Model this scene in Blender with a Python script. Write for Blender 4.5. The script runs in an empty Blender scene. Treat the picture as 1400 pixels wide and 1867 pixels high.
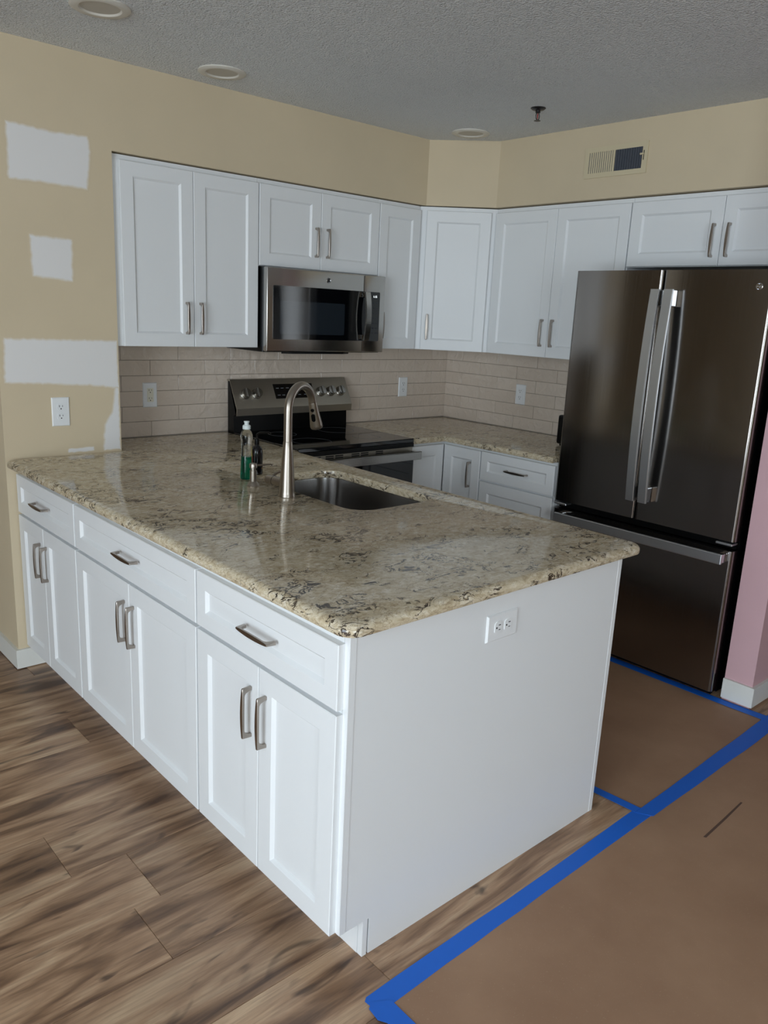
import bpy, bmesh, math, random
from mathutils import Vector, Matrix
random.seed(7)
S = bpy.context.scene
COL = S.collection
PI = math.pi

# ------------------------------------------------------------------ camera
cam_d = bpy.data.cameras.new('camera'); cam = bpy.data.objects.new('camera', cam_d); COL.objects.link(cam)
yaw, pit, rol, FPX = math.radians(42.2099), math.radians(-13.9544), math.radians(2.7165), 1448.93
fwd = Vector((math.sin(yaw)*math.cos(pit), math.cos(yaw)*math.cos(pit), math.sin(pit)))
rgt = Vector((math.cos(yaw), -math.sin(yaw), 0)); upv = rgt.cross(fwd)
r2 = math.cos(rol)*rgt + math.sin(rol)*upv; u2 = -math.sin(rol)*rgt + math.cos(rol)*upv
m = Matrix((r2, u2, -fwd)).transposed().to_4x4(); m.translation = Vector((-1.0309, -3.6812, 1.5527))
cam.matrix_world = m
cam_d.sensor_fit = 'VERTICAL'; cam_d.sensor_height = 36.0; cam_d.lens = FPX*36.0/1867.0
cam_d.clip_start = 0.05; cam_d.clip_end = 60
S.camera = cam

# ------------------------------------------------------------------ view + world + daylight
S.view_settings.view_transform = 'Standard'; S.view_settings.look = 'None'
S.view_settings.exposure = 0.28; S.view_settings.gamma = 1.0; S.view_settings.use_curve_mapping = False
w = bpy.data.worlds.new('sky'); S.world = w; w.use_nodes = True
w.node_tree.nodes['Background'].inputs[0].default_value = (0.75, 0.87, 1.0, 1); w.node_tree.nodes['Background'].inputs[1].default_value = 0.6
def daylight(name, loc, rot, sx, sy, power, col=(0.80, 0.91, 1.0)):
    l = bpy.data.lights.new(name, 'AREA'); l.shape = 'RECTANGLE'; l.size = sx; l.size_y = sy; l.energy = power; l.color = col
    o = bpy.data.objects.new(name, l); COL.objects.link(o); o.location = loc; o.rotation_euler = rot; return o
# daylight through the two windows of the room: left wall, and rear wall behind the viewer (its blind is mirrored in the microwave)
daylight('window_left_offscreen', (-3.98, -3.9, 1.35), (0, -PI/2, 0), 2.2, 2.8, 125)
daylight('window_rear_offscreen', (-1.75, -6.98, 1.30), (PI/2, 0, 0), 1.5, 1.9, 72)

# ------------------------------------------------------------------ materials
def lin(c):
    return tuple(((v/255)/12.92 if v/255 <= 0.04045 else ((v/255+0.055)/1.055)**2.4) for v in c) + (1,)
MATS = {}
class NT:
    def __init__(s, name):
        s.m = bpy.data.materials.new(name); s.m.use_nodes = True; s.t = s.m.node_tree
        s.b = s.t.nodes['Principled BSDF']; MATS[name] = s.m
    def n(s, typ, **k):
        nd = s.t.nodes.new(typ)
        for a, v in k.items():
            if a in nd.inputs.keys(): nd.inputs[a].default_value = v
            else: setattr(nd, a, v)
        return nd
    def l(s, a, b): s.t.links.new(a, b)
    def set(s, **k):
        names = dict(col='Base Color', rough='Roughness', metal='Metallic', trans='Transmission Weight', ior='IOR', coat='Coat Weight', spec='Specular IOR Level', aniso='Anisotropic', alpha='Alpha', crough='Coat Roughness')
        for a, v in k.items(): s.b.inputs[names[a]].default_value = v
        return s
    def coord(s, scale=(1, 1, 1), rot=(0, 0, 0), kind='Object', loc=(0, 0, 0)):
        tc = s.n('ShaderNodeTexCoord'); mp = s.n('ShaderNodeMapping')
        mp.inputs['Scale'].default_value = scale; mp.inputs['Rotation'].default_value = rot; mp.inputs['Location'].default_value = loc
        s.l(tc.outputs[kind], mp.inputs['Vector']); return mp.outputs['Vector']
    def noise(s, vec, scale, detail=3, rough=0.5, dist=0.0):
        nd = s.n('ShaderNodeTexNoise', Scale=scale, Detail=detail, Roughness=rough, Distortion=dist)
        s.l(vec, nd.inputs['Vector']); return nd.outputs['Fac']
    def ramp(s, fac, stops, interp='LINEAR'):
        r = s.n('ShaderNodeValToRGB'); r.color_ramp.interpolation = interp
        while len(r.color_ramp.elements) < len(stops): r.color_ramp.elements.new(0.5)
        for e, (p, c) in zip(r.color_ramp.elements, stops): e.position = p; e.color = c if len(c) == 4 else tuple(c)+(1,)
        s.l(fac, r.inputs['Fac']); return r.outputs['Color']
    def mix(s, fac, a, b, mode='MIX'):
        nd = s.n('ShaderNodeMix'); nd.data_type = 'RGBA'; nd.blend_type = mode
        for v, i in ((fac, 0), (a, 6), (b, 7)):
            if hasattr(v, 'is_linked') or hasattr(v, 'links'): s.l(v, nd.inputs[i])
            else: nd.inputs[i].default_value = v
        return nd.outputs[2]
    def math(s, op, a, b=0.0):
        nd = s.n('ShaderNodeMath'); nd.operation = op
        for v, i in ((a, 0), (b, 1)):
            if hasattr(v, 'links'): s.l(v, nd.inputs[i])
            else: nd.inputs[i].default_value = v
        return nd.outputs[0]
    def bump(s, h, strength=0.3, dist=0.002):
        nd = s.n('ShaderNodeBump', Strength=strength, Distance=dist); s.l(h, nd.inputs['Height']); s.l(nd.outputs['Normal'], s.b.inputs['Normal'])
    def col(s, c): s.l(c, s.b.inputs['Base Color'])
def plain(name, rgb, rough=0.5, metal=0.0, **k):
    t = NT(name).set(col=lin(rgb), rough=rough, metal=metal, **k); return t

plain('cabinet_white', (230, 232, 233), 0.38)
plain('plastic_white', (232, 234, 235), 0.3)
plain('plastic_ivory', (226, 222, 205), 0.3)
plain('black', (4, 5, 6), 0.3, spec=0.25)
plain('black_gloss', (5, 6, 9), 0.05, ior=1.75)
plain('dark_slot', (20, 20, 20), 0.7)
plain('gap_brown', (70, 52, 42), 0.8)
plain('nickel', (164, 156, 146), 0.32, 1.0)
plain('nickel_pull', (168, 160, 152), 0.30, 1.0)
plain('chrome', (215, 218, 222), 0.08, 1.0)
plain('knob_steel', (176, 174, 170), 0.24, 1.0)
plain('handle_steel', (214, 218, 222), 0.36, 1.0)
plain('sink_steel', (172, 170, 168), 0.22, 1.0)
plain('vent_beige', (206, 193, 162), 0.45)
plain('vent_filter', (72, 76, 84), 0.9)
plain('light_trim', (212, 208, 198), 0.4)
plain('light_lens', (190, 184, 172), 0.5)
plain('sprinkler_dark', (58, 56, 56), 0.35, 0.8)
plain('sprinkler_red', (150, 40, 35), 0.3)
plain('cap_white', (214, 222, 220), 0.35)
plain('dark_bottle', (14, 12, 16), 0.12)
plain('tape_blue', (20, 104, 212), 0.55)
plain('print_grey', (120, 122, 126), 0.6)
plain('print_dim', (46, 49, 58), 0.5)
plain('label_gold', (150, 112, 40), 0.4)
plain('blind_white', (225, 228, 228), 0.6)
plain('tile_grout', (168, 158, 145), 0.7)
t = NT('led_white'); t.set(col=(0, 0, 0, 1)); t.b.inputs['Emission Color'].default_value = (0.9, 0.97, 1, 1); t.b.inputs['Emission Strength'].default_value = 1.5
t = NT('clear_plastic').set(col=(0.93, 0.96, 0.95, 1), rough=0.06, trans=1.0, ior=1.25)
t = NT('green_soap').set(col=lin((18, 150, 118)), rough=0.08, trans=0.85, ior=1.3)

# painted walls
def paint(name, rgb, var=0.05, rough=0.75):
    t = NT(name).set(rough=rough); v = t.coord()
    f = t.noise(v, 1.7, 4)
    a = lin(rgb); d = tuple(x*(1-var) for x in a[:3])+(1,); b = tuple(min(1, x*(1+var)) for x in a[:3])+(1,)
    t.col(t.ramp(f, [(0.3, d), (0.7, b)])); t.bump(t.noise(v, 160, 3), 0.12, 0.001); return t
paint('paint_cream', (208, 192, 163))
paint('paint_hall', (176, 156, 124))
paint('paint_pink', (208, 170, 176))
t = paint('baseboard_white', (222, 222, 216), 0.04, 0.45)
# joint compound patches feather out into the cream paint
t = NT('patch_paint').set(rough=0.8)
at = t.n('ShaderNodeAttribute'); at.attribute_name = 'feather'
v = t.coord(); nn = t.noise(v, 38, 3); ff = t.math('ADD', at.outputs['Fac'], t.math('MULTIPLY', t.math('SUBTRACT', nn, 0.5), 0.35))
rp = t.ramp(ff, [(0.25, (0, 0, 0, 1)), (0.75, (1, 1, 1, 1))])
t.col(t.mix(rp, lin((208, 192, 163)), lin((226, 224, 222))))
# popcorn ceiling
t = NT('popcorn').set(rough=0.95); v = t.coord()
vo = t.n('ShaderNodeTexVoronoi', Scale=130.0); t.l(v, vo.inputs['Vector'])
h = t.math('ADD', t.math('MULTIPLY', t.noise(v, 120, 3, 0.65), 1.4), t.math('MULTIPLY', vo.outputs['Distance'], -0.8))
t.col(t.ramp(t.noise(v, 0.9, 2), [(0.3, lin((240, 242, 242))), (0.7, lin((248, 250, 250)))])); t.bump(h, 1.0, 0.011)
# backsplash tile: glossy handmade surface
t = NT('tile_glaze').set(rough=0.05); v = t.coord(); oi = t.n('ShaderNodeObjectInfo')
rr = t.math('MULTIPLY', oi.outputs['Random'], 1.0)
t.col(t.mix(t.math('MULTIPLY', t.noise(v, 6, 3), 0.6), t.ramp(rr, [(0, lin((208, 193, 178))), (1, lin((219, 205, 191)))]), lin((202, 187, 171))))
gc = t.n('ShaderNodeNewGeometry'); t.bump(t.noise(gc.outputs['Position'], 24, 2, 0.5, 0.5), 0.6, 0.010)
# wood plank
t = NT('wood_plank').set(rough=0.33); oi = t.n('ShaderNodeObjectInfo'); tc = t.n('ShaderNodeTexCoord')
cb = t.n('ShaderNodeCombineXYZ'); t.l(t.math('MULTIPLY', oi.outputs['Random'], 37.0), cb.inputs[0]); t.l(t.math('MULTIPLY', oi.outputs['Random'], 91.0), cb.inputs[1])
ad = t.n('ShaderNodeVectorMath'); t.l(tc.outputs['Object'], ad.inputs[0]); t.l(cb.outputs[0], ad.inputs[1])
def mp(sc):
    q = t.n('ShaderNodeMapping'); q.inputs['Scale'].default_value = sc; t.l(ad.outputs[0], q.inputs['Vector']); return q.outputs['Vector']
big = t.noise(mp((1.1, 7.5, 1)), 1.6, 4, 0.55, 0.9); fine = t.noise(mp((3.0, 60, 1)), 2.2, 4, 0.6, 0.3); knot = t.noise(mp((2.2, 9, 1)), 1.3, 2, 0.5, 2.2)
c1 = t.ramp(big, [(0.34, lin((98, 73, 56))), (0.44, lin((142, 110, 84))), (0.54, lin((176, 142, 112))), (0.68, lin((202, 172, 140)))])
c2 = t.mix(t.ramp(fine, [(0.35, (0.30,)*3), (0.60, (0,)*3)]), c1, lin((70, 53, 44)))
c3 = t.mix(t.ramp(knot, [(0.63, (0,)*3), (0.74, (0.75,)*3)]), c2, lin((58, 43, 36)))
hs = t.n('ShaderNodeHueSaturation'); t.l(c3, hs.inputs['Color']); t.l(t.math('ADD', t.math('MULTIPLY', oi.outputs['Random'], 0.28), 0.82), hs.inputs['Value'])
t.col(hs.outputs['Color']); t.bump(fine, 0.08, 0.001)
# kraft paper
t = NT('kraft_paper').set(rough=0.62); v = t.coord()
c = t.ramp(t.noise(v, 2.3, 5, 0.6), [(0.3, lin((150, 116, 90))), (0.7, lin((170, 136, 108)))])
c = t.mix(t.ramp(t.noise(v, 240, 2), [(0.66, (0,)*3), (0.78, (0.5,)*3)]), c, lin((190, 160, 132)))
t.col(c); t.bump(t.noise(v, 3.2, 3), 0.25, 0.004)
# veined stone
t = NT('stone').set(rough=0.09)
v = t.coord((0.8, 1.2, 2.0), (0, 0, math.radians(38)))
base = t.ramp(t.noise(v, 40, 6, 0.64, 1.0), [(0.28, lin((164, 145, 116))), (0.42, lin((194, 178, 149))), (0.55, lin((211, 198, 172))), (0.70, lin((232, 224, 207)))])
cr = t.n('ShaderNodeTexVoronoi', Scale=46.0); cr.feature = 'DISTANCE_TO_EDGE'
wv = t.n('ShaderNodeTexNoise', Scale=26.0, Detail=4.0); t.l(v, wv.inputs['Vector'])
vm = t.n('ShaderNodeVectorMath'); vm.operation = 'MULTIPLY_ADD'; t.l(wv.outputs['Color'], vm.inputs[0]); vm.inputs[1].default_value = (0.07, 0.07, 0.07); t.l(v, vm.inputs[2])
t.l(vm.outputs[0], cr.inputs['Vector'])
crk = t.ramp(cr.outputs['Distance'], [(0.0, (0.75,)*3), (0.05, (0,)*3)])
m1 = t.ramp(t.noise(v, 5.0, 3), [(0.36, (0.15,)*3), (0.52, (1,)*3)])
c = t.mix(t.mix(1.0, crk, m1, 'MULTIPLY'), base, lin((128, 108, 86)))
rd = t.math('ABSOLUTE', t.math('SUBTRACT', t.noise(v, 15.0, 5, 0.6, 1.2), 0.5))
vein = t.ramp(rd, [(0.0, (1,)*3), (0.016, (0.9,)*3), (0.026, (0,)*3)])
m2 = t.ramp(t.noise(v, 9.0, 2, 0.5, 0.5), [(0.545, (0,)*3), (0.58, (1,)*3)])
c = t.mix(t.mix(1.0, vein, m2, 'MULTIPLY'), c, lin((54, 43, 36)))
rd2 = t.math('ABSOLUTE', t.math('SUBTRACT', t.noise(v, 7.5, 4, 0.6, 1.8), 0.5))
m3 = t.ramp(t.noise(v, 5.5, 2, 0.5, 0.8), [(0.535, (0,)*3), (0.575, (1,)*3)])
c = t.mix(t.mix(1.0, t.ramp(rd2, [(0.0, (1,)*3), (0.007, (0.9,)*3), (0.014, (0,)*3)]), m3, 'MULTIPLY'), c, lin((46, 36, 31)))
bl = t.ramp(t.noise(v, 26.0, 5, 0.7, 1.0), [(0.685, (0,)*3), (0.71, (0.9,)*3)])
c = t.mix(bl, c, lin((62, 52, 46))); t.col(c)
# brushed stainless (vertical grain for the refrigerator, horizontal for range and microwave)
def brushed(name, rgb, rough, sc, var=0.05, bumps=0.05):
    t = NT(name).set(col=lin(rgb), metal=1.0); v = t.coord(sc)
    f = t.noise(v, 3, 3, 0.6); mr = t.n('ShaderNodeMapRange'); t.l(f, mr.inputs[0]); mr.inputs[3].default_value = rough-var; mr.inputs[4].default_value = rough+var
    t.l(mr.outputs[0], t.b.inputs['Roughness']); t.bump(f, bumps, 0.001)
brushed('steel_fridge', (138, 134, 131), 0.17, (40, 40, 0.6))
brushed('steel_range', (182, 180, 176), 0.22, (0.8, 40, 90))
brushed('steel_fascia', (186, 180, 168), 0.42, (0.8, 40, 90))

# ------------------------------------------------------------------ geometry helpers
def smooth(o, ang=35):
    for p in o.data.polygons: p.use_smooth = True
    try: o.data.set_sharp_from_angle(angle=math.radians(ang))
    except Exception: pass
def obj(name, bm, mat, parent=None, sm=False, loc=None, mats=None):
    me = bpy.data.meshes.new(name)
    bmesh.ops.recalc_face_normals(bm, faces=bm.faces[:]); bm.to_mesh(me); bm.free()
    for mm in ([mat] if mats is None else mats): me.materials.append(MATS[mm])
    o = bpy.data.objects.new(name, me); COL.objects.link(o)
    if parent: o.parent = parent
    if loc: o.location = loc
    if sm: smooth(o)
    return o
def thing(name, label, cat, loc=(0, 0, 0), rz=0, group=None):
    o = bpy.data.objects.new(name, None); o.empty_display_size = 0.05; COL.objects.link(o); o.location = loc; o.rotation_euler = (0, 0, rz)
    return tag(o, label, cat, group)
def tag(o, label, cat, group=None):
    o['label'] = label; o['category'] = cat
    if group: o['group'] = group
    return o
def struct(o, label=None):
    o['kind'] = 'structure'
    if label: o['label'] = label
    return o
def box(x0, x1, y0, y1, z0, z1, bev=0.0, seg=2, bm=None):
    own = bm or bmesh.new(); b = bmesh.new() if bm else own
    vs = [b.verts.new((x, y, z)) for x in (x0, x1) for y in (y0, y1) for z in (z0, z1)]
    for f in ((0, 1, 3, 2), (4, 6, 7, 5), (0, 4, 5, 1), (2, 3, 7, 6), (0, 2, 6, 4), (1, 5, 7, 3)): b.faces.new([vs[i] for i in f])
    if bev > 0: bmesh.ops.bevel(b, geom=b.edges[:], offset=bev, segments=seg, affect='EDGES', profile=0.5)
    if bm: merge(own, b)
    return own
def merge(dst, src, mat=None):
    if mat: bmesh.ops.transform(src, matrix=mat, verts=src.verts[:])
    me = bpy.data.meshes.new('tmp'); src.to_mesh(me); src.free(); dst.from_mesh(me); bpy.data.meshes.remove(me)
    return dst
def lathe(prof, n=28, cap=True, bm=None):
    bm = bm or bmesh.new(); rings = []
    for r, z in prof:
        rings.append([bm.verts.new((r*math.cos(2*PI*i/n), r*math.sin(2*PI*i/n), z)) for i in range(n)])
    for a, b in zip(rings, rings[1:]):
        for i in range(n): bm.faces.new((a[i], a[(i+1) % n], b[(i+1) % n], b[i]))
    if cap:
        bm.faces.new(rings[0][::-1]); bm.faces.new(rings[-1])
    return bm
def tube(path, rad, n=16, bm=None):
    bm = bm or bmesh.new(); rings = []; P = [Vector(p) for p in path]
    ref = None
    for i, p in enumerate(P):
        tg = (P[min(i+1, len(P)-1)]-P[max(i-1, 0)]).normalized()
        if ref is None:
            ref = tg.orthogonal().normalized()
        ref = (ref - tg*ref.dot(tg)).normalized(); bi = tg.cross(ref)
        r = rad[i] if isinstance(rad, (list, tuple)) else rad
        rings.append([bm.verts.new(p+ref*(r*math.cos(2*PI*k/n))+bi*(r*math.sin(2*PI*k/n))) for k in range(n)])
    for a, b in zip(rings, rings[1:]):
        for i in range(n): bm.faces.new((a[i], a[(i+1) % n], b[(i+1) % n], b[i]))
    bm.faces.new(rings[0][::-1]); bm.faces.new(rings[-1]); return bm
def prism(pts, z0, z1, bm=None):
    bm = bm or bmesh.new()
    a = [bm.verts.new((x, y, z0)) for x, y in pts]; b = [bm.verts.new((x, y, z1)) for x, y in pts]; n = len(pts)
    for i in range(n): bm.faces.new((a[i], a[(i+1) % n], b[(i+1) % n], b[i]))
    bm.faces.new(a[::-1]); bm.faces.new(b); return bm
def rot_prism(pts, d0, d1, axis='y', bm=None):
    """extrude a 2-D outline (u, z) along y (front plates) or (y, z) along x"""
    bm = bm or bmesh.new(); n = len(pts)
    f = (lambda u, z, d: (u, d, z)) if axis == 'y' else (lambda u, z, d: (d, u, z))
    a = [bm.verts.new(f(u, z, d0)) for u, z in pts]; b = [bm.verts.new(f(u, z, d1)) for u, z in pts]
    for i in range(n): bm.faces.new((a[i], a[(i+1) % n], b[(i+1) % n], b[i]))
    bm.faces.new(a[::-1]); bm.faces.new(b); return bm
def rrect(x0, x1, y0, y1, r, n=6):
    out = []
    for cx, cy, a0 in ((x1-r, y1-r, 0), (x0+r, y1-r, PI/2), (x0+r, y0+r, PI), (x1-r, y0+r, 1.5*PI)):
        for i in range(n+1): out.append((cx+r*math.cos(a0+PI/2*i/n), cy+r*math.sin(a0+PI/2*i/n)))
    return out
def text_mesh(s, size, depth=0.0003, name='lettering', mat='print_grey', parent=None):
    cu = bpy.data.curves.new(name, 'FONT'); cu.body = s; cu.size = size; cu.align_x = 'CENTER'; cu.align_y = 'CENTER'; cu.extrude = depth
    o = bpy.data.objects.new('tmp_text', cu); COL.objects.link(o)
    me = bpy.data.meshes.new_from_object(o.evaluated_get(bpy.context.evaluated_depsgraph_get())); bpy.data.objects.remove(o)
    me.materials.clear(); me.materials.append(MATS[mat])
    r = bpy.data.objects.new(name, me); COL.objects.link(r); r.rotation_euler = (PI/2, 0, 0)
    if parent: r.parent = parent
    return r

# ------------------------------------------------------------------ room
ZC = 2.4834; ZS = 2.1468; YP = -0.3173; XR = 0.4334; W = 2.7969
XL = -0.055
struct(obj('ceiling', box(-4, 7, -7, 2.5, ZC, ZC+0.1), 'popcorn'), 'textured popcorn ceiling')
floor = struct(obj('floor', box(-4, 7, -7, 2.5, -0.12, -0.0125), 'wood_plank'), 'wood plank floor')
wall_left = struct(obj('wall_left', box(XL, XR, YP, 2.5, 0, ZC), 'paint_cream'), 'cream wall with white patches')
wall_back = struct(obj('wall_back', box(XR, W+0.12, 0.0, 0.12, 0, ZC), 'tile_grout'), 'kitchen wall with beige tile backsplash')
wall_right = struct(obj('wall_right', box(W, W+0.12, -2.338, 0.0, 0, ZC), 'tile_grout'), 'kitchen side wall with beige tile backsplash')
struct(obj('wall_soffit', prism([(XR, YP), (2.2272, YP), (2.4763, -0.6111), (2.4763, -2.338), (W, -2.338), (W, 0), (XR, 0)], ZS, ZC), 'paint_cream'), 'cream soffit above the wall cabinets')
struct(obj('wall_pink', box(2.219, 7, -2.4586, -2.338, 0, ZC), 'paint_pink'), 'pink wall end beside the refrigerator')
# the rest of the room, behind the viewer
def wall_with_window(name, axis, at, a0, a1, wa0, wa1, wz0, wz1, th, mat):
    bm = bmesh.new()
    for (p, q, z0, z1) in ((a0, wa0, 0, ZC), (wa1, a1, 0, ZC), (wa0, wa1, 0, wz0), (wa0, wa1, wz1, ZC)):
        if q-p < 1e-4 or z1-z0 < 1e-4: continue
        if axis == 'x': box(at, at+th, p, q, z0, z1, bm=bm)
        else: box(p, q, at, at+th, z0, z1, bm=bm)
    return struct(obj(name, bm, mat))
wall_with_window('wall_far_left', 'x', -4.1, -7, 2.5, -5.3, -2.5, 0.25, 2.45, 0.1, 'paint_cream')
bm = bmesh.new()
for p, q, z0, z1 in ((-4, -2.5, 0, ZC), (-2.5, -1.0, 0, 0.3), (-2.5, -1.0, 2.28, ZC), (-1.0, 7, 0, ZC)): box(p, q, -7.1, -7.0, z0, z1, bm=bm)
struct(obj('wall_rear', bm, 'paint_cream'))
struct(obj('wall_far_right', box(7, 7.1, -7, -2.4586, 0, ZC), 'paint_pink'))
struct(obj('wall_hall', box(-4, XL, 2.5, 2.6, 0, ZC), 'paint_hall'))
# baseboards
BB = 0.088
bm = prism([(XL-0.013, 2.5), (XL-0.013, YP-0.013), (0.105, YP-0.013), (0.105, YP), (XL, YP), (XL, 2.5)], 0.004, BB)
struct(obj('baseboard_left', bm, 'baseboard_white'), 'chipped white baseboard wrapping the wall corner')
bm = prism([(2.206, -2.338), (2.206, -2.4716), (7, -2.4716), (7, -2.4586), (2.219, -2.4586), (2.219, -2.338)], 0.012, 0.10)
struct(obj('baseboard_right', bm, 'baseboard_white'), 'rough white baseboard on the pink wall end')

# floor planks, laid along x
PW, PL = 0.2185, 1.22
plank_me = None; row = 0; y = -2.39 - PW*11
while y < 0.55:
    k = round((y+2.39)/PW)
    off = {1: -0.287, 3: -0.37, 6: -0.055}.get(k, random.uniform(0, PL))
    x = off - PL*math.ceil((off+2.9)/PL)
    while x < 2.9:
        if plank_me is None:
            o = obj('plank', box(0.0004, PL-0.0004, 0.0004, PW-0.0004, -0.0125, 0.0, 0.0009, 1), 'wood_plank', floor); plank_me = o.data
        else:
            o = bpy.data.objects.new('plank', plank_me); COL.objects.link(o); o.parent = floor
        o.location = (x, y, 0); x += PL
    y += PW

# backsplash tiles
TH, TL, TG = 0.074, 0.297, 0.0018
def tiles(parent, length, start, place, zj, brick):
    cache = {}
    for r in range(7):
        z0, z1 = zj+r*TH, min(zj+(r+1)*TH, 1.3672)
        if z1-z0 < 0.012: continue
        s = start + (0 if (r % 2 == brick) else TL/2); s -= TL*math.ceil(s/TL)
        while s < length:
            a, b = max(s, 0.0), min(s+TL, length); s += TL
            if b-a < 0.012: continue
            key = (round(b-a, 4), round(z1-z0, 4))
            if key not in cache:
                o = obj('tile', box(TG/2, b-a-TG/2, -0.009, 0.0, TG/2, z1-z0-TG/2, 0.0010, 1), 'tile_glaze', parent, True); cache[key] = o.data
            else:
                o = bpy.data.objects.new('tile', cache[key]); COL.objects.link(o); o.parent = parent
            place(o, a, z0)
def pb(o, a, z): o.location = (XR+a, -0.0005, z)
def pr(o, a, z): o.location = (W-0.0005, -0.0095-a, z); o.rotation_euler = (0, 0, -PI/2)
tiles(wall_back, W-XR, 1.0215-XR, pb, 0.9155, 0)
tiles(wall_right, 1.40, 0.2925, pr, 0.9155, 0)

# wall patches (joint compound), thin feathered skins on the cream wall
def patch(pts, feather, dens=0.012):
    cx = sum(p[0] for p in pts)/len(pts); cz = sum(p[1] for p in pts)/len(pts)
    ring = []
    for i in range(len(pts)):
        a, b = pts[i], pts[(i+1) % len(pts)]; d = math.hypot(b[0]-a[0], b[1]-a[1]); n = max(2, int(d/dens))
        for k in range(n): ring.append((a[0]+(b[0]-a[0])*k/n+random.uniform(-.002, .002), a[1]+(b[1]-a[1])*k/n+random.uniform(-.002, .002)))
    bm = bmesh.new(); lay = bm.verts.layers.float.new('feather')
    def rg(off, val, y):
        out = []; n = len(ring)
        for i, p in enumerate(ring):
            q0, q1 = ring[i-3], ring[(i+3) % n]; tx, tz = q1[0]-q0[0], q1[1]-q0[1]; L = math.hypot(tx, tz) or 1
            nx, nz = tz/L, -tx/L
            if nx*(p[0]-cx)+nz*(p[1]-cz) < 0: nx, nz = -nx, -nz
            px = min(p[0]+nx*off, XR-0.0003); v = bm.verts.new((px, y, max(p[1]+nz*off, 0.9155))); v[lay] = val; out.append(v)
        return out
    A = rg(feather*0.5, 0.0, YP-0.00025); B = rg(-feather*0.5, 1.0, YP-0.0007)
    n = len(A)
    for i in range(n): bm.faces.new((A[i], A[(i+1) % n], B[(i+1) % n], B[i]))
    es = [bm.edges.get((B[i], B[(i+1) % n])) for i in range(n)]
    bmesh.ops.triangle_fill(bm, edges=es, use_beauty=True)
    for v in bm.verts:
        if v.co.y < YP-0.0005: v[lay] = 1.0
    o = obj('compound_patch', bm, 'patch_paint', wall_left); o['label'] = 'white joint compound patch on cream paint'
patch([(0.030, 2.187), (0.20, 2.176), (0.335, 2.181), (0.343, 2.14), (0.326, 1.986), (0.15, 1.992), (0.026, 1.988)], 0.024)
patch([(0.0916, 1.789), (0.255, 1.785), (0.250, 1.626), (0.095, 1.637)], 0.024)
patch([(-0.028, 1.392), (0.4331, 1.389), (0.4331, 1.19), (0.30, 1.205), (-0.036, 1.222)], 0.024)
patch([(0.415, 1.19), (0.4331, 1.19), (0.4331, 0.916), (0.352, 0.917), (0.362, 1.03), (0.40, 1.09)], 0.024)
patch([(0.20, 0.938), (0.31, 0.940), (0.31, 0.922), (0.20, 0.922)], 0.012)

# ------------------------------------------------------------------ cabinets
def pull_mesh():
    L = 0.142; bm = bmesh.new(); rings = []
    ss = [-L/2, -L/2+0.003, -L/2+0.0095]
    secs = []
    n = 26
    for i in range(n+1):
        s = -L/2+0.0105+(L-0.021)*i/n; secs.append(s)
    allS = [-L/2, -L/2+0.002, -L/2+0.010]+secs+[L/2-0.010, L/2-0.002, L/2]
    for s in allS:
        q = 2*s/L; edge = L/2-abs(s)
        yf = -(0.0275+0.0022*(1-q*q)); wd = 0.0045+0.0080*max(0, 1-q*q)**0.7
        if edge < 0.002: yf = -0.0255
        if edge <= 0.0101: yb = 0.0
        else:
            d = edge-0.0105; R = 0.014
            yb = (yf+0.0068) if d >= R else (yf+0.0068)+R*(1-math.sqrt(max(0, 1-((R-d)/R)**2)))
            yb = min(yb, -0.001)
        pw = max(wd, 0.0095)
        rings.append([bm.verts.new((x, yy, s)) for x, yy in ((-wd/2, yf), (wd/2, yf), (pw/2, yb), (-pw/2, yb))])
    for a, b in zip(rings, rings[1:]):
        for i in range(4): bm.faces.new((a[i], a[(i+1) % 4], b[(i+1) % 4], b[i]))
    bm.faces.new(rings[0][::-1]); bm.faces.new(rings[-1])
    bmesh.ops.recalc_face_normals(bm, faces=bm.faces[:])
    bmesh.ops.bevel(bm, geom=[e for e in bm.edges if e.calc_face_angle(0) > 0.9], offset=0.0009, segments=1, affect='EDGES')
    return bm
PULL = None
def pull(parent, u, y, z, horiz=False, mat='nickel_pull'):
    global PULL
    if PULL is None:
        o = obj('handle', pull_mesh(), mat, parent, True); PULL = o.data
    else:
        o = bpy.data.objects.new('handle', PULL); COL.objects.link(o); o.parent = parent
    o.location = (u, y, z)
    if horiz: o.rotation_euler = (0, PI/2, 0)
    return o
def rect_ring(bm, u0, u1, z0, z1, ins, y):
    return [bm.verts.new(p) for p in ((u0+ins, y, z0+ins), (u1-ins, y, z0+ins), (u1-ins, y, z1-ins), (u0+ins, y, z1-ins))]
def front(parent, name, u0, u1, z0, z1, handle=None, fr=0.057, y0=0.0, th=0.02):
    """shaker door or drawer front, front face at y0-th; handle=(u, z, horiz)"""
    bm = bmesh.new(); R = [rect_ring(bm, u0, u1, z0, z1, i, y0+y) for i, y in ((0, 0), (0, -th+0.0018), (0.0018, -th), (fr, -th), (fr+0.0085, -th+0.0085), (fr+0.0085, 0))]
    for a, b in zip(R, R[1:]+R[:1]):
        for i in range(4): bm.faces.new((a[i], a[(i+1) % 4], b[(i+1) % 4], b[i]))
    d = obj(name, bm, 'cabinet_white', parent)
    i = fr+0.0080
    obj('panel', box(u0+i, u1-i, y0-th+0.0088, y0-0.001, z0+i, z1-i), 'cabinet_white', d)
    if handle: pull(d, handle[0], y0-th, handle[1], handle[2])
    return d
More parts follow.
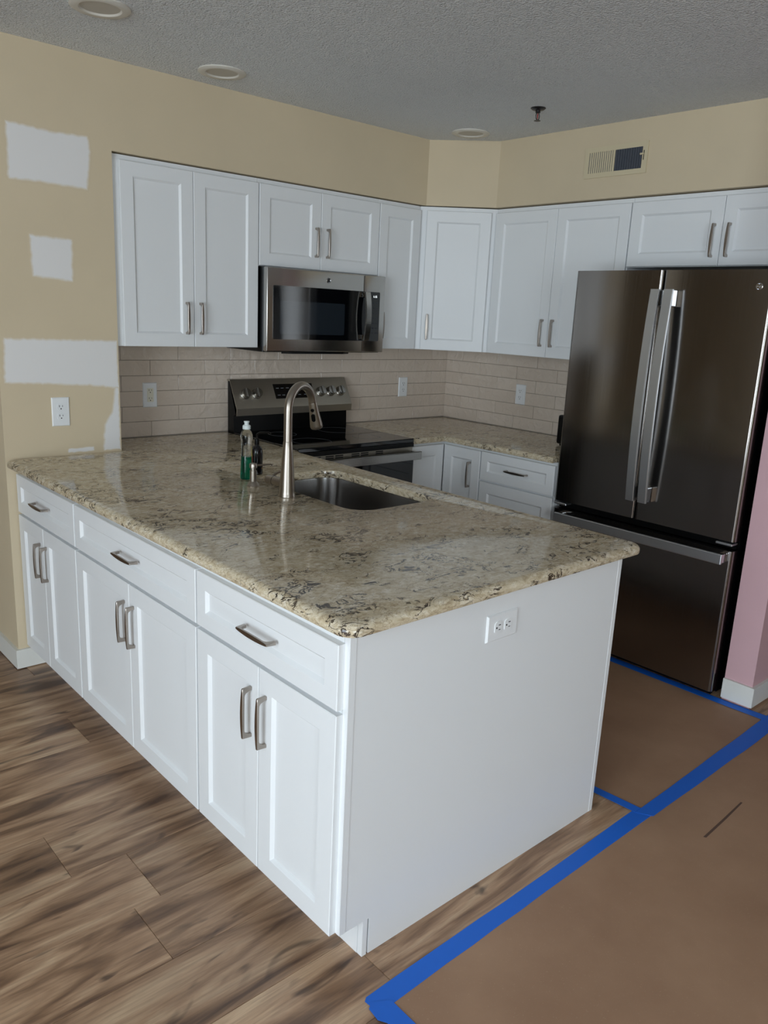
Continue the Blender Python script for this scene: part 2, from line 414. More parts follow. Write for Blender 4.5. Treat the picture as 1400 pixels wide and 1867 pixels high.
def frame_bm(w_, z0, z1, verts, hors, st=0.038, th=0.019, top=0.038, bot=0.038):
    bm = bmesh.new()
    box(0, st, 0, th, z0, z1, bm=bm); box(w_-st, w_, 0, th, z0, z1, bm=bm)
    box(st, w_-st, 0, th, z1-top, z1, bm=bm); box(st, w_-st, 0, th, z0, z0+bot, bm=bm)
    for v in verts: box(v-0.019, v+0.019, 0, th, z0+bot, z1-top, bm=bm)
    for h in hors: box(st, w_-st, 0, th, h-0.019, h+0.019, bm=bm)
    return bm
def cabinet(name, label, loc, rz, w_, depth, z0, z1, group=None, hors=(), open_top=False, top=0.038):
    c = thing(name, label, 'cabinet', loc, rz, group)
    obj('face_frame', frame_bm(w_, z0, z1, (), hors, top=top), 'cabinet_white', c)
    bm = bmesh.new()
    box(0, 0.018, 0.019, depth, z0, z1, bm=bm); box(w_-0.018, w_, 0.019, depth, z0, z1, bm=bm)
    box(0.018, w_-0.018, 0.019, depth, z0+0.002, z0+0.018, bm=bm); box(0.018, w_-0.018, depth-0.012, depth, z0+0.018, z1, bm=bm)
    if not open_top: box(0.018, w_-0.018, 0.019, depth-0.012, z1-0.018, z1, bm=bm)
    obj('body', bm, 'cabinet_white', c)
    return c
UZ0, UZ1, DZ0, DZ1 = 1.3675, 2.1415, 1.3675, 2.1198
YF = -0.297   # face frame plane of the back-wall cabinets
HU = 1.4945   # centre height of the upper door handles
# left two-door cabinet
def upper(label, x0, x1, d, hs, z0=UZ0, dz0=DZ0, hz=HU):
    c = cabinet('wall_cabinet', label, (x0, YF, 0), 0, x1-x0, 0.2965, z0, UZ1, 'white wall cabinets')
    for (a, b), h in zip(d, hs): front(c, 'door', a-x0, b-x0, dz0, DZ1, (h-x0, hz, False) if h else None)
    return c
upper('tall white two-door wall cabinet in the recess beside the patched cream wall', XR+0.001, 1.1405, [(0.4640, 0.7985), (0.8013, 1.1385)], [0.7585, 0.8275])
upper('short white two-door wall cabinet directly above the microwave', 1.1415, 1.8935, [(1.1445, 1.5065), (1.5090, 1.8915)], [1.4735, 1.5440], 1.7505, 1.7533, 1.884)
upper('narrow white one-door wall cabinet between microwave and diagonal corner cabinet', 1.8945, 2.199, [(1.8965, 2.1940)], [1.9280])
# diagonal corner cabinet
dx, dy = 2.2045, -0.2985
LD = 0.305*math.sqrt(2)
c = thing('corner_wall_cabinet', 'white diagonal corner wall cabinet with a single door', 'cabinet', (dx, dy, 0), -PI/4, 'white wall cabinets')
obj('face_frame', frame_bm(LD, UZ0, UZ1, (), ()), 'cabinet_white', c)
bm = prism([(2.2, -0.002), (W-0.002, -0.002), (W-0.002, -0.602), (2.5055, -0.602), (2.5, -0.585), (2.21, -0.295), (2.2, -0.29)], UZ0, UZ1)
bmesh.ops.transform(bm, matrix=(Matrix.Translation((dx, dy, 0)) @ Matrix.Rotation(-PI/4, 4, 'Z')).inverted(), verts=bm.verts[:])
obj('body', bm, 'cabinet_white', c)
front(c, 'door', 0.0385, LD-0.0385, DZ0, DZ1, (0.0385+0.03, HU, False))
# right wall cabinets (front faces -x)
XFR = 2.507
def upper_r(label, y0, y1, d, hs, z0=UZ0, dz0=DZ0, hz=HU, name='wall_cabinet'):
    c = cabinet(name, label, (XFR, y0, 0), -PI/2, y0-y1, W-XFR-0.0005, z0, UZ1, 'white wall cabinets')
    for (a, b), h in zip(d, hs): front(c, 'door', y0-a, y0-b, dz0, DZ1, (y0-h, hz, False) if h else None, th=0.019)
    return c
upper_r('tall white two-door wall cabinet between the corner cabinet and the refrigerator', -0.6045, -1.4465, [(-0.6085, -1.0195), (-1.0220, -1.4440)], [-0.9880, -1.0560])
upper_r('short wide white two-door cabinet above the refrigerator', -1.4480, -2.3365, [(-1.4510, -1.9055), (-1.9080, -2.334)], [-1.8740, -1.9440], 1.8262, 1.8287, 1.934)

# peninsula base cabinets (front faces -x); toe kick recessed
CBT = 0.884
def base_r(label, x, y0, y1, depth, drawer=True, name='base_cabinet'):
    w_ = y0-y1
    c = cabinet(name, label, (x, y0, 0), -PI/2, w_, depth, 0.104, CBT, 'white peninsula base cabinets', (0.689,))
    obj('toe_kick', box(0, w_, 0.075, 0.088, 0, 0.104), 'cabinet_white', c)
    return c
PEN = [(-0.320, -0.9355, 'white base cabinet against the patched cream wall, at the far end of the peninsula'),
       (-0.9365, -1.812, 'wide white middle base cabinet of the peninsula, with drawer over two doors'),
       (-1.813, -2.4370, 'white base cabinet at the open end of the peninsula, next to the plain end panel')]
for y0, y1, lab in PEN:
    c = base_r(lab, 0.0, y0, y1, 0.585); w_ = y0-y1
    y1f = y1 - (0.008 if y1 < -2.4 else 0.0)
    a, b = 0.004, (y0-y1f)-0.004; mid = (a+b)/2
    if y0 > -0.5: mid = 0.283
    front(c, 'drawer', a, b, 0.695, 0.853, (mid+0.004, 0.774, True), fr=0.046)
    front(c, 'door', a, mid-0.0015, 0.1035, 0.683, (mid-0.034, 0.549, False))
    front(c, 'door', mid+0.0015, b, 0.1035, 0.683, (mid+0.034, 0.549, False))
# sink base on the kitchen side of the peninsula
for nm, lab, ya, wd_, dp in (('base_cabinet', 'white one-door base cabinet on the kitchen side near the open end of the peninsula', -2.4365, 0.664, 0.445), ('sink_cabinet', 'white two-door cabinet front below the sink', -1.7720, 0.7045, 0.0), ('base_cabinet', 'white one-door base cabinet on the kitchen side between sink and range', -1.0670, 0.41, 0.445)):
    if dp: c = cabinet(nm, lab, (1.045, ya, 0), PI/2, wd_, dp, 0.104, CBT)
    else:
        c = thing(nm, lab, 'cabinet', (1.045, ya, 0), PI/2); obj('face_frame', frame_bm(wd_, 0.104, CBT, (), (), th=0.014), 'cabinet_white', c)
    obj('toe_kick', box(0, wd_, 0.075, 0.088, 0, 0.104), 'cabinet_white', c)
    nd_ = 1 if dp else 2
    for i in range(nd_):
        a_ = 0.004+(wd_-0.004)/nd_*i; b_ = (wd_-0.004)/nd_*(i+1)
        front(c, 'door', a_, b_, 0.1035, 0.853, (b_-0.04 if i == 0 else a_+0.04, 0.70, False), th=0.019)
# end panel with toe-kick notch
YE = -2.4555
bm = rot_prism([(0.0, CBT), (0.0, 0.104), (0.0965, 0.104), (0.0965, 0.0), (1.066, 0.0), (1.066, CBT)], YE, YE+0.0175)
ep = tag(obj('end_panel', bm, 'cabinet_white'), 'large plain white panel closing the end of the peninsula', 'panel')
obj('edge_strip', box(0.0, 0.019, YE-0.0012, YE, 0.104, CBT, 0.0005, 1), 'cabinet_white', ep)
obj('edge_strip', box(1.048, 1.066, YE-0.0010, YE, 0.0, CBT, 0.0004, 1), 'cabinet_white', ep)
obj('toe_block', box(0.076, 0.0905, YE, YE+0.0175, 0.0, 0.104), 'cabinet_white', ep)

# ------------------------------------------------------------------ worktops
def offset_poly(pts, d):
    n = len(pts); out = []
    for i in range(n):
        p0, p1, p2 = Vector(pts[i-1]), Vector(pts[i]), Vector(pts[(i+1) % n])
        a = (p1-p0).normalized(); b = (p2-p1).normalized()
        n1 = Vector((a.y, -a.x)); n2 = Vector((b.y, -b.x)); k = n1+n2
        k = k/max(k.dot(n1), 0.2) if k.length > 1e-6 else n1
        out.append((p1.x+k.x*d, p1.y+k.y*d))
    return out
def round_poly(pts, rad, n=7):
    out = []; N = len(pts)
    for i in range(N):
        r = rad[i]; p = Vector(pts[i])
        if r <= 0: out.append(tuple(p)); continue
        a = (Vector(pts[i-1])-p).normalized(); b = (Vector(pts[(i+1) % N])-p).normalized()
        ang = a.angle(b); t_ = r/math.tan(ang/2); c0 = p+(a+b).normalized()*(r/math.sin(ang/2))
        s = p+a*t_; e = p+b*t_; va = s-c0; vb = e-c0
        full = va.angle_signed(vb)
        for k in range(n+1):
            th = -full*k/n; out.append((c0.x+va.x*math.cos(th)-va.y*math.sin(th), c0.y+va.x*math.sin(th)+va.y*math.cos(th)))
    return out
def area2(p): return sum(p[i-1][0]*p[i][1]-p[i][0]*p[i-1][1] for i in range(len(p)))
def worktop(outer, hole=None, zb=CBT, zt=0.914, ov=0.022):
    """outer: flat-top outline, CCW; edge swells out by ov (eased bullnose)"""
    if area2(outer) < 0: outer = outer[::-1]
    T = zt-zb; bm = bmesh.new()
    prof = [(0.0, zt)]
    for k in range(1, 8):
        a = PI/2*k/7; prof.append((ov*math.sin(a), zt-0.017*(1-math.cos(a))))
    prof += [(ov, zb+0.006), (ov-0.002, zb+0.0015), (ov-0.006, zb)]
    rings = [[bm.verts.new((x, y, z)) for x, y in (offset_poly(outer, d) if d else outer)] for d, z in prof]
    n = len(outer)
    for a, b in zip(rings, rings[1:]):
        for i in range(n): bm.faces.new((a[i], a[(i+1) % n], b[(i+1) % n], b[i]))
    def loop_edges(R): return [bm.edges.get((R[i], R[(i+1) % len(R)])) for i in range(len(R))]
    top_e, bot_e = loop_edges(rings[0]), loop_edges(rings[-1])
    if hole:
        if area2(hole) < 0: hole = hole[::-1]
        hr = [[bm.verts.new((x, y, z)) for x, y in offset_poly(hole, d)] for d, z in ((0.003, zt), (0.0008, zt-0.0008), (0, zt-0.003), (0, zb))]
        m_ = len(hole)
        for a, b in zip(hr, hr[1:]):
            for i in range(m_): bm.faces.new((a[i], b[i], b[(i+1) % m_], a[(i+1) % m_]))
        top_e += loop_edges(hr[0]); bot_e += loop_edges(hr[-1])
    bmesh.ops.triangle_fill(bm, edges=top_e, use_beauty=True); bmesh.ops.triangle_fill(bm, edges=bot_e, use_beauty=True)
    return bm
HOLE = rrect(0.618, 1.0, -1.735, -1.10, 0.085, 8)
pts = [(-0.036, YP-0.0225), (-0.016, -2.472), (1.104, -2.472), (1.104, -0.675), (1.1265, -0.655), (1.1265, -0.032), (XR+0.0225, -0.032), (XR+0.0225, YP-0.0225)]
rad = [0.012, 0.022, 0.022, 0, 0, 0, 0, 0]
ct = tag(obj('countertop', worktop(round_poly(pts, rad), HOLE), 'stone', None, True), 'beige veined stone worktop of the peninsula with the sink cut into it', 'countertop')
pts = [(1.9365, -0.032), (W-0.032, -0.032), (W-0.032, -1.365), (2.164, -1.365), (2.164, -0.633), (1.9365, -0.633)]
tag(obj('countertop', worktop(round_poly(pts, [0, 0, 0, 0, 0.02, 0])), 'stone', None, True), 'beige veined stone worktop in the corner between range and refrigerator', 'countertop')

# ------------------------------------------------------------------ corner and drawer base cabinets on the right
def corner_base():
    c = thing('corner_base_cabinet', 'white corner base cabinet right of the range with an inside-corner double door', 'cabinet', (W, 0, 0))
    bm = prism([(1.916-W, -0.002), (-0.002, -0.002), (-0.002, -0.903), (2.187-W, -0.903), (2.187-W, -0.61), (1.916-W, -0.61)], 0.104, CBT)
    obj('body', bm, 'cabinet_white', c)
    obj('toe_kick', prism([(1.916-W, -0.53), (2.262-W, -0.53), (2.262-W, -0.903), (2.275-W, -0.903), (2.275-W, -0.517), (1.916-W, -0.517)], 0, 0.104), 'cabinet_white', c)
    e = bpy.data.objects.new('door', None)
    d1 = front(c, 'door', 1.918-W, 2.164-W, 0.1035, 0.866, None, y0=-0.6105)
    d2 = front(c, 'door', 0.0, 0.266, 0.1035, 0.866, (0.2, 0.729, False))
    d2.location = (2.1865-W, -0.6335, 0); d2.rotation_euler = (0, 0, -PI/2)
corner_base()
c = cabinet('drawer_cabinet', 'white drawer base cabinet between the corner and the refrigerator', (2.187, -0.9045, 0), -PI/2, 0.485, W-2.187-0.002, 0.104, CBT, None, (0.71, 0.41))
obj('toe_kick', box(0, 0.485, 0.075, 0.088, 0, 0.104), 'cabinet_white', c)
front(c, 'drawer', 0.003, 0.482, 0.716, 0.868, (0.252, 0.792, True), fr=0.046)
front(c, 'drawer', 0.003, 0.482, 0.413, 0.706, (0.252, 0.56, True))
front(c, 'drawer', 0.003, 0.482, 0.1035, 0.403, (0.252, 0.25, True))

# ------------------------------------------------------------------ sink
sk = thing('sink', 'stainless steel undermount sink bowl set into the peninsula worktop', 'sink', (0.809, -1.4175, 0.66))
bm = bmesh.new(); rings = []
def sring(x0, x1, y0, y1, r, z): return [bm.verts.new((x-0.809, y+1.4175, z-0.66)) for x, y in rrect(x0, x1, y0, y1, r, 8)]
spec = [(-0.020, .09, .8835), (-0.004, .085, .8835), (-0.001, .085, .882), (0.0, .084, .872), (0.006, .08, .76), (0.010, .078, .715), (0.020, .07, .692), (0.034, .06, .6835), (0.05, .05, .682), (0.15, .03, .679)]
for ins, r, z in spec: rings.append(sring(0.618+ins, 1.0-ins, -1.735+ins, -1.10-ins, r, z))
for a, b in zip(rings, rings[1:]):
    for i in range(len(a)): bm.faces.new((a[i], a[(i+1) % len(a)], b[(i+1) % len(a)], b[i]))
bm.faces.new(rings[-1])
obj('bowl', bm, 'sink_steel', sk, True)
obj('drain', lathe([(0.0, 0.0), (0.03, 0.0), (0.045, 0.003), (0.046, 0.001)], 24, False), 'chrome', sk, True, (0, 0, 0.0192))

# ------------------------------------------------------------------ faucet
FX, FY = 0.549, -1.426
fa = thing('faucet', 'brushed nickel pull-down kitchen faucet with high arched neck', 'faucet', (FX, FY, 0.914))
obj('base', lathe([(0.030, 0), (0.0305, 0.004), (0.029, 0.007), (0.0275, 0.02), (0.0235, 0.09), (0.0185, 0.16), (0.0158, 0.194), (0.0150, 0.196)], 36), 'nickel', fa, True)
D = Vector((0.92, 0.39, 0)).normalized(); R = 0.082; zc = 1.215-0.914
path = [(0, 0, 0.196), (0, 0, 0.25), (0, 0, zc-0.02)]
for k in range(0, 25):
    a = math.radians(160*k/24); q = D*(R-R*math.cos(a)); path.append((q.x, q.y, zc+R*math.sin(a)))
end = Vector(path[-1]); tg = D*math.sin(math.radians(160))+Vector((0, 0, math.cos(math.radians(160))))
path.append(tuple(end+tg*0.008))
obj('neck', tube(path, 0.0150, 20), 'nickel', fa, True)
h0 = end+tg*0.009; hl = 0.103
bmH = lathe([(0.0150, 0), (0.0156, 0.003), (0.0166, 0.03), (0.0228, 0.09), (0.0232, 0.098), (0.0215, hl), (0.016, hl), (0.015, hl-0.003)], 30)
qrot = Vector((0, 0, 1)).rotation_difference(tg).to_matrix().to_4x4()
hd = obj('spray_head', bmH, 'nickel', fa, True); hd.matrix_local = Matrix.Translation(h0) @ qrot
cdir = qrot.inverted().to_3x3() @ Vector((-0.80, -0.60, 0)); cang = math.atan2(cdir.y, cdir.x)
def head_button(z0, z1, wdt, r):
    zc_ = (z0+z1)/2; bm_ = bmesh.new()
    merge(bm_, rot_prism(rrect(-wdt/2, wdt/2, z0-zc_, z1-zc_, min(wdt, z1-z0)/2*0.98, 6), -0.0022, 0.006))
    o = obj('button', bm_, 'black', hd, True); o.location = (r*math.cos(cang), r*math.sin(cang), zc_); o.rotation_euler = (0.0, 0, cang+PI/2); return o
head_button(0.020, 0.033, 0.013, 0.0160); head_button(0.040, 0.070, 0.014, 0.0198)
hdv = Vector((-0.22, 0.97, 0)).normalized(); hz = 0.047
obj('valve', tube([hdv*0.012+Vector((0, 0, hz)), hdv*0.062+Vector((0, 0, hz))], 0.0165, 20), 'nickel', fa, True)
lv = obj('lever', tube([hdv*0.0635+Vector((0, 0, hz)), hdv*0.092+Vector((0, 0, hz))], [0.0172, 0.0172], 20), 'nickel', fa, True)
obj('lever_rod', tube([hdv*0.078+Vector((0, 0, hz)), hdv*0.082+Vector((0.02, 0, hz+0.02)), hdv*0.084+Vector((0.055, 0, hz+0.028))], [0.005, 0.0045, 0.004], 10), 'nickel', lv, True)
obj('seal', tube([hdv*0.0615+Vector((0, 0, hz)), hdv*0.064+Vector((0, 0, hz))], 0.0150, 20), 'black', lv, True)

# soap pump built into the worktop
sp = thing('soap_dispenser', 'small brushed nickel soap pump beside the faucet with thin side spout', 'soap dispenser', (0.5435, -1.2153, 0.914))
obj('base', lathe([(0.0235, 0), (0.0238, 0.002), (0.020, 0.008), (0.0150, 0.014), (0.0128, 0.016), (0.0128, 0.056), (0.0118, 0.057)], 28), 'nickel', sp, True)
hd_ = obj('pump_head', lathe([(0.0100, 0.057), (0.0100, 0.066), (0.0140, 0.067), (0.0145, 0.078), (0.0125, 0.083), (0.004, 0.0855)], 28), 'nickel', sp, True)
obj('spout', tube([(0.005, 0, 0.0745), (0.075, -0.002, 0.074), (0.082, -0.002, 0.070)], [0.0036, 0.0030, 0.0028], 10), 'nickel', hd_, True)

# dish soap bottle
bt = thing('dish_soap_bottle', 'clear plastic dish soap bottle half full of green liquid', 'bottle', (0.585, -1.103, 0.9142))
prof = [(0.018, 0.0), (0.0225, 0.002), (0.0240, 0.008), (0.0232, 0.03), (0.0222, 0.06), (0.0205, 0.10), (0.0195, 0.13), (0.0200, 0.142), (0.0228, 0.155), (0.0232, 0.165), (0.0215, 0.177), (0.0150, 0.189), (0.0120, 0.192)]
obj('shell', lathe(prof, 28), 'clear_plastic', bt, True)
obj('liquid', lathe([(r-0.0012, z+0.001) for r, z in prof if z <= 0.06]+[(0.0198, 0.088)], 28), 'green_soap', bt, True)
obj('cap', lathe([(0.0148, 0.1925), (0.0156, 0.194), (0.0153, 0.205), (0.0130, 0.208), (0.0085, 0.2095), (0.0085, 0.216), (0.0108, 0.221), (0.0104, 0.223), (0.004, 0.2235)], 28), 'cap_white', bt, True)
# printed wrap label, facing the kitchen side
tl = NT('soap_label').set(rough=0.35); gz = tl.n('ShaderNodeTexCoord'); sx = tl.n('ShaderNodeSeparateXYZ'); tl.l(gz.outputs['Object'], sx.inputs[0])
tl.col(tl.ramp(tl.math('MULTIPLY', tl.math('SUBTRACT', sx.outputs[2], 0.045), 14.0), [(0.0, lin((40, 48, 110))), (0.2, lin((190, 60, 50))), (0.52, lin((205, 90, 60))), (0.6, lin((214, 190, 70))), (0.8, lin((210, 200, 120)))], 'CONSTANT'))
bm = bmesh.new(); cols = []
for k in range(9):
    a = math.radians(-62+9*k); cols.append([bm.verts.new((r*math.cos(a), r*math.sin(a), z)) for r, z in ((0.0236, 0.05), (0.0227, 0.08), (0.0213, 0.105), (0.0206, 0.125))])
for a, b in zip(cols, cols[1:]):
    for i in range(3): bm.faces.new((a[i], b[i], b[i+1], a[i+1]))
obj('label', bm, 'soap_label', bt, True)
# dark bottle
db = thing('dark_bottle', 'dark glossy pump bottle standing behind the dish soap bottle', 'bottle', (0.672, -1.040, 0.9142))
obj('shell', lathe([(0.022, 0), (0.0235, 0.002), (0.0235, 0.083), (0.0222, 0.098), (0.0165, 0.110), (0.0090, 0.115), (0.0085, 0.117)], 28), 'dark_bottle', db, True)
obj('cap', lathe([(0.0092, 0.1175), (0.0095, 0.119), (0.0092, 0.140), (0.0075, 0.1415), (0.0040, 0.1425)], 24), 'black', db, True)
obj('spout', tube([(0, 0, 0.141), (0, 0, 0.158), (0.012, -0.002, 0.164), (0.05, -0.008, 0.163), (0.058, -0.009, 0.156)], [0.004, 0.004, 0.0042, 0.0036, 0.003], 10), 'black', db, True)
bm = bmesh.new(); cols = []
for k in range(9):
    a = math.radians(-70+8*k); cols.append([bm.verts.new((0.0237*math.cos(a), 0.0237*math.sin(a), z)) for z in (0.022, 0.028)])
for a, b in zip(cols, cols[1:]): bm.faces.new((a[0], b[0], b[1], a[1]))
obj('label', bm, 'label_gold', db, True)

# ------------------------------------------------------------------ range
RX0, RX1 = 1.151, 1.911
rg = thing('range', 'stainless and black freestanding electric range with glass cooktop', 'range', (RX0, 0, 0)); RW = RX1-RX0
obj('body', box(0.002, RW-0.002, -0.618, -0.014, 0.03, 0.893), 'black', rg)
obj('cooktop', box(0, RW, -0.650, -0.075, 0.894, 0.9165, 0.004, 2), 'black_gloss', rg)
for (bx, by, br) in ((0.2, -0.23, 0.075), (0.2, -0.49, 0.1), (0.56, -0.23, 0.1), (0.56, -0.49, 0.075)):
    o = obj('burner_ring', lathe([(br-0.002, 0), (br, 0), (br, 0.0002), (br-0.002, 0.0002), (br-0.002, 0)], 48, False), 'print_grey', rg, True, (bx, by, 0.9166))
obj('front_edge', box(0.0, RW, -0.652, -0.62, 0.872, 0.8935, 0.002, 1), 'black', rg)
# vent strip with slots
vs = obj('vent_strip', box(0.004, RW-0.004, -0.645, -0.62, 0.843, 0.8715, 0.001, 1), 'steel_fascia', rg)
for cx in (0.115, 0.195, 0.255, 0.36, 0.42, 0.52):
    for dz in (0.851, 0.861): obj('slot', box(cx-0.025, cx+0.025, -0.6458, -0.644, dz, dz+0.006), 'dark_slot', vs)
od = obj('oven_door', box(0.004, RW-0.004, -0.660, -0.622, 0.20, 0.839, 0.004, 2), 'black_gloss', rg)
bm = box(-0.004, RW+0.004, -0.712, -0.696, 0.8135, 0.8560, 0.003, 2)
box(0.010, 0.034, -0.70, -0.655, 0.816, 0.8535, 0.003, 1, bm); box(RW-0.034, RW-0.010, -0.70, -0.655, 0.816, 0.8535, 0.003, 1, bm)
obj('handle', bm, 'steel_range', od)
obj('drawer', box(0.004, RW-0.004, -0.658, -0.622, 0.045, 0.195, 0.004, 2), 'steel_range', rg)
for fx in (0.05, RW-0.05):
    for fy in (-0.58, -0.06): obj('foot', lathe([(0.018, 0), (0.018, 0.03)], 14), 'black', rg, True, (fx, fy, 0))
# backguard: black body, slanted steel control fascia
obj('backguard', rot_prism([(-0.013, 0.9), (-0.074, 0.9), (-0.070, 1.0), (-0.090, 1.012), (-0.026, 1.178), (-0.013, 1.178)], 0.002, RW-0.002, 'x'), 'black', rg)
P0, P1 = Vector((-0.112, 1.040)), Vector((-0.036, 1.186))   # fascia bottom-front and top (y, z)
fas = rot_prism([(-0.013, 1.186), (-0.036, 1.1875), (-0.112, 1.042), (-0.108, 1.005), (-0.105, 1.005), (-0.108, 1.038), (-0.038, 1.1795), (-0.013, 1.180)], -0.003, RW+0.003, 'x')
fo = obj('control_fascia', fas, 'steel_fascia', rg)
sl = math.atan2(P0.x-P1.x, P1.y-P0.y)   # lean angle
def on_fascia(u, z, out=0.0):
    k = (z-P0.y)/(P1.y-P0.y); yy = P0.x+(P1.x-P0.x)*k; nrm = Vector((-math.cos(sl), math.sin(sl)))
    return (u, yy+nrm.x*out, z+nrm.y*out)
kn_me = None
ROTF = Matrix.Rotation(sl, 4, 'X')
ROTF = Matrix.Rotation(-abs(sl), 4, 'X')
for kx in (0.068, 0.138, 0.562, 0.632, 0.702):
    k = obj('knob', lathe([(0.0285, 0.0), (0.0285, 0.003), (0.0262, 0.005), (0.0250, 0.024), (0.0235, 0.0265), (0.0, 0.0268)], 30, False), 'knob_steel', fo, True)
    k.location = on_fascia(kx, 1.113, 0.0005); k.rotation_euler = (PI/2-abs(sl), 0, 0)
    bar = obj('grip', box(-0.0055, 0.0055, -0.0235, 0.0235, 0.024, 0.0345, 0.0015, 1), 'knob_steel', k)
dp = obj('display', box(-0.13, 0.13, -0.0006, 0.002, -0.042, 0.042), 'black_gloss', fo); dp.location = on_fascia(0.384, 1.122, 0.0006); dp.rotation_euler = (-abs(sl), 0, 0)
for i, ux in enumerate([-0.105, -0.075, -0.04, 0.03, 0.07, 0.105]):
    for uz in (0.018, -0.022):
        obj('key_mark', box(ux-0.009, ux+0.009, -0.0010, -0.0006, uz-0.0018, uz+0.0018), 'print_grey', dp)

# ------------------------------------------------------------------ microwave
MY = -0.382
mw = thing('microwave', 'stainless over-the-range microwave with dark glass door', 'microwave', (1.1465, 0, 0)); MW = 0.748
Z0, Z1 = 1.352, 1.7465
obj('body', box(0, MW, MY+0.034, -0.0115, Z0-0.004, Z1+0.002, 0.002, 1), 'black', mw)
obj('underside', box(0.02, MW-0.02, MY+0.05, -0.03, Z0-0.0055, Z0-0.0042), 'steel_fascia', mw)
obj('underside_light', prism([(0.12, MY+0.05), (0.55, MY+0.05), (0.50, MY+0.03), (0.17, MY+0.03)], Z0-0.0125, Z0-0.0045), 'black', mw)
md = obj('door', box(0, 0.6005, MY, MY+0.033, Z0, Z1, 0.005, 3), 'steel_range', mw, True)
obj('glass', rot_prism(rrect(0.034, 0.620, 1.411, 1.664, 0.007, 4), MY-0.0012, MY+0.001), 'black_gloss', md)
plain('mw_window', (34, 40, 46), 0.06, ior=1.75)
obj('window', rot_prism(rrect(0.075, 0.475, 1.437, 1.594, 0.007, 4), MY-0.0018, MY-0.0010), 'mw_window', md)
cp = obj('control_panel', box(0.602, MW, MY, MY+0.033, Z0, Z1, 0.004, 2), 'steel_range', mw, True)
obj('control_glass', rot_prism(rrect(0.6215, 0.712, 1.411, 1.664, 0.006, 4), MY-0.0012, MY+0.001), 'black_gloss', cp)
o = text_mesh('1:15', 0.016, 0.0002, 'clock_digits', 'led_white', cp); o.location = (0.678, MY-0.0016, 1.640)
for r_ in range(7):
    for c_ in range(3):
        ux = 0.645+0.023*c_; uz = 1.607-0.026*r_; obj('key_mark', box(ux-0.006, ux+0.006, MY-0.0016, MY-0.0012, uz-0.0014, uz+0.0014), 'print_dim', cp)
# arched door handle
bm = bmesh.new(); rings = []
for k in range(21):
    s = -1+2*k/20; z = 1.5375+s*0.124; yf = MY-0.030-0.016*(1-s*s)
    rings.append([bm.verts.new(p) for p in ((0.588, yf, z), (0.6205, yf, z), (0.6205, yf+0.010, z), (0.588, yf+0.010, z))])
for a, b in zip(rings, rings[1:]):
    for i in range(4): bm.faces.new((a[i], a[(i+1) % 4], b[(i+1) % 4], b[i]))
bm.faces.new(rings[0][::-1]); bm.faces.new(rings[-1])
hb = obj('handle', bm, 'steel_range', md)
for z in (1.4155, 1.632): obj('handle_bracket', box(0.589, 0.6195, MY-0.027, MY-0.001, z, z+0.028, 0.003, 2), 'chrome', hb)
def emblem(parent, r, loc, rz=0):
    e = obj('emblem', lathe([(r, 0), (r, 0.0012), (r*0.9, 0.0022), (r*0.8, 0.0022), (r*0.72, 0.0010), (0.0, 0.0010)], 32, False), 'chrome', parent, True)
    e.location = loc; e.rotation_euler = (PI/2, 0, rz)
    g = text_mesh('GE', r*1.0, 0.0003, 'emblem_lettering', 'chrome', e); g.rotation_euler = (0, 0, 0); g.location = (0, 0, 0.0014)
    return e
emblem(md, 0.0135, (0.366, MY, 1.7045))

# ------------------------------------------------------------------ refrigerator (front faces -x)
FRX, FYL, FYR = 2.156, -1.4086, -2.3136
fg = thing('refrigerator', 'dark stainless french-door refrigerator with bottom freezer drawer', 'refrigerator', (FRX, FYL, 0), -PI/2); FW = FYL-FYR
obj('body', box(0.004, FW-0.004, 0.066, W-FRX-0.02, 0.02, 1.775), 'black', fg)
obj('toe_grille', box(0.02, FW-0.02, 0.05, 0.065, 0.006, 0.10), 'black', fg)
dm = FYL+1.8466
def slab(u0, u1, z0, z1, name):
    b = 0.014
    pts = rrect(u0, u1, 0.0, 0.062, b, 5)
    bm = prism(pts, z0+0.003, z1-0.003)
    # eased top and bottom
    fs = [f for f in bm.faces if abs(f.normal.z) > 0.9]
    return obj(name, bm, 'steel_fridge', fg, True)
dl = slab(0.0, dm-0.003, 0.7055, 1.7903, 'door'); dr = slab(dm+0.003, FW, 0.7055, 1.7903, 'door'); fd = slab(0.0, FW, 0.034, 0.671, 'freezer_drawer')
obj('door_gasket', box(0.006, FW-0.006, 0.040, 0.064, 0.672, 0.7045), 'black', fg)
plain('steel_edge', (200, 196, 190), 0.2, 1.0)
obj('door_edge', box(dm-0.0028, dm-0.0008, 0.004, 0.05, 0.71, 1.786), 'steel_edge', dl)
def fr_handle(parent, u0, u1, za, zb):
    bm = bmesh.new(); rings = []; n = 28
    for k in range(n+1):
        s = -1+2*k/n; z = (za+zb)/2+s*(zb-za)/2; yf = -0.046-0.022*(1-s*s)
        rings.append([bm.verts.new(p) for p in ((u0+0.002, yf, z), (u1-0.002, yf, z), (u1, yf+0.003, z), (u1, yf+0.012, z), (u0, yf+0.012, z), (u0, yf+0.003, z))])
    for a, b in zip(rings, rings[1:]):
        for i in range(6): bm.faces.new((a[i], a[(i+1) % 6], b[(i+1) % 6], b[i]))
    bm.faces.new(rings[0][::-1]); bm.faces.new(rings[-1])
    h = obj('handle', bm, 'handle_steel', parent)
    for z in (za, zb-0.07): obj('handle_bracket', box(u0+0.004, u1-0.001, -0.038, -0.0005, z+0.001, z+0.069, 0.003, 2), 'chrome', h)
fr_handle(dl, FYL+1.8205, FYL+1.861, 0.797, 1.708); fr_handle(dr, FYL+1.881, FYL+1.9215, 0.797, 1.708)
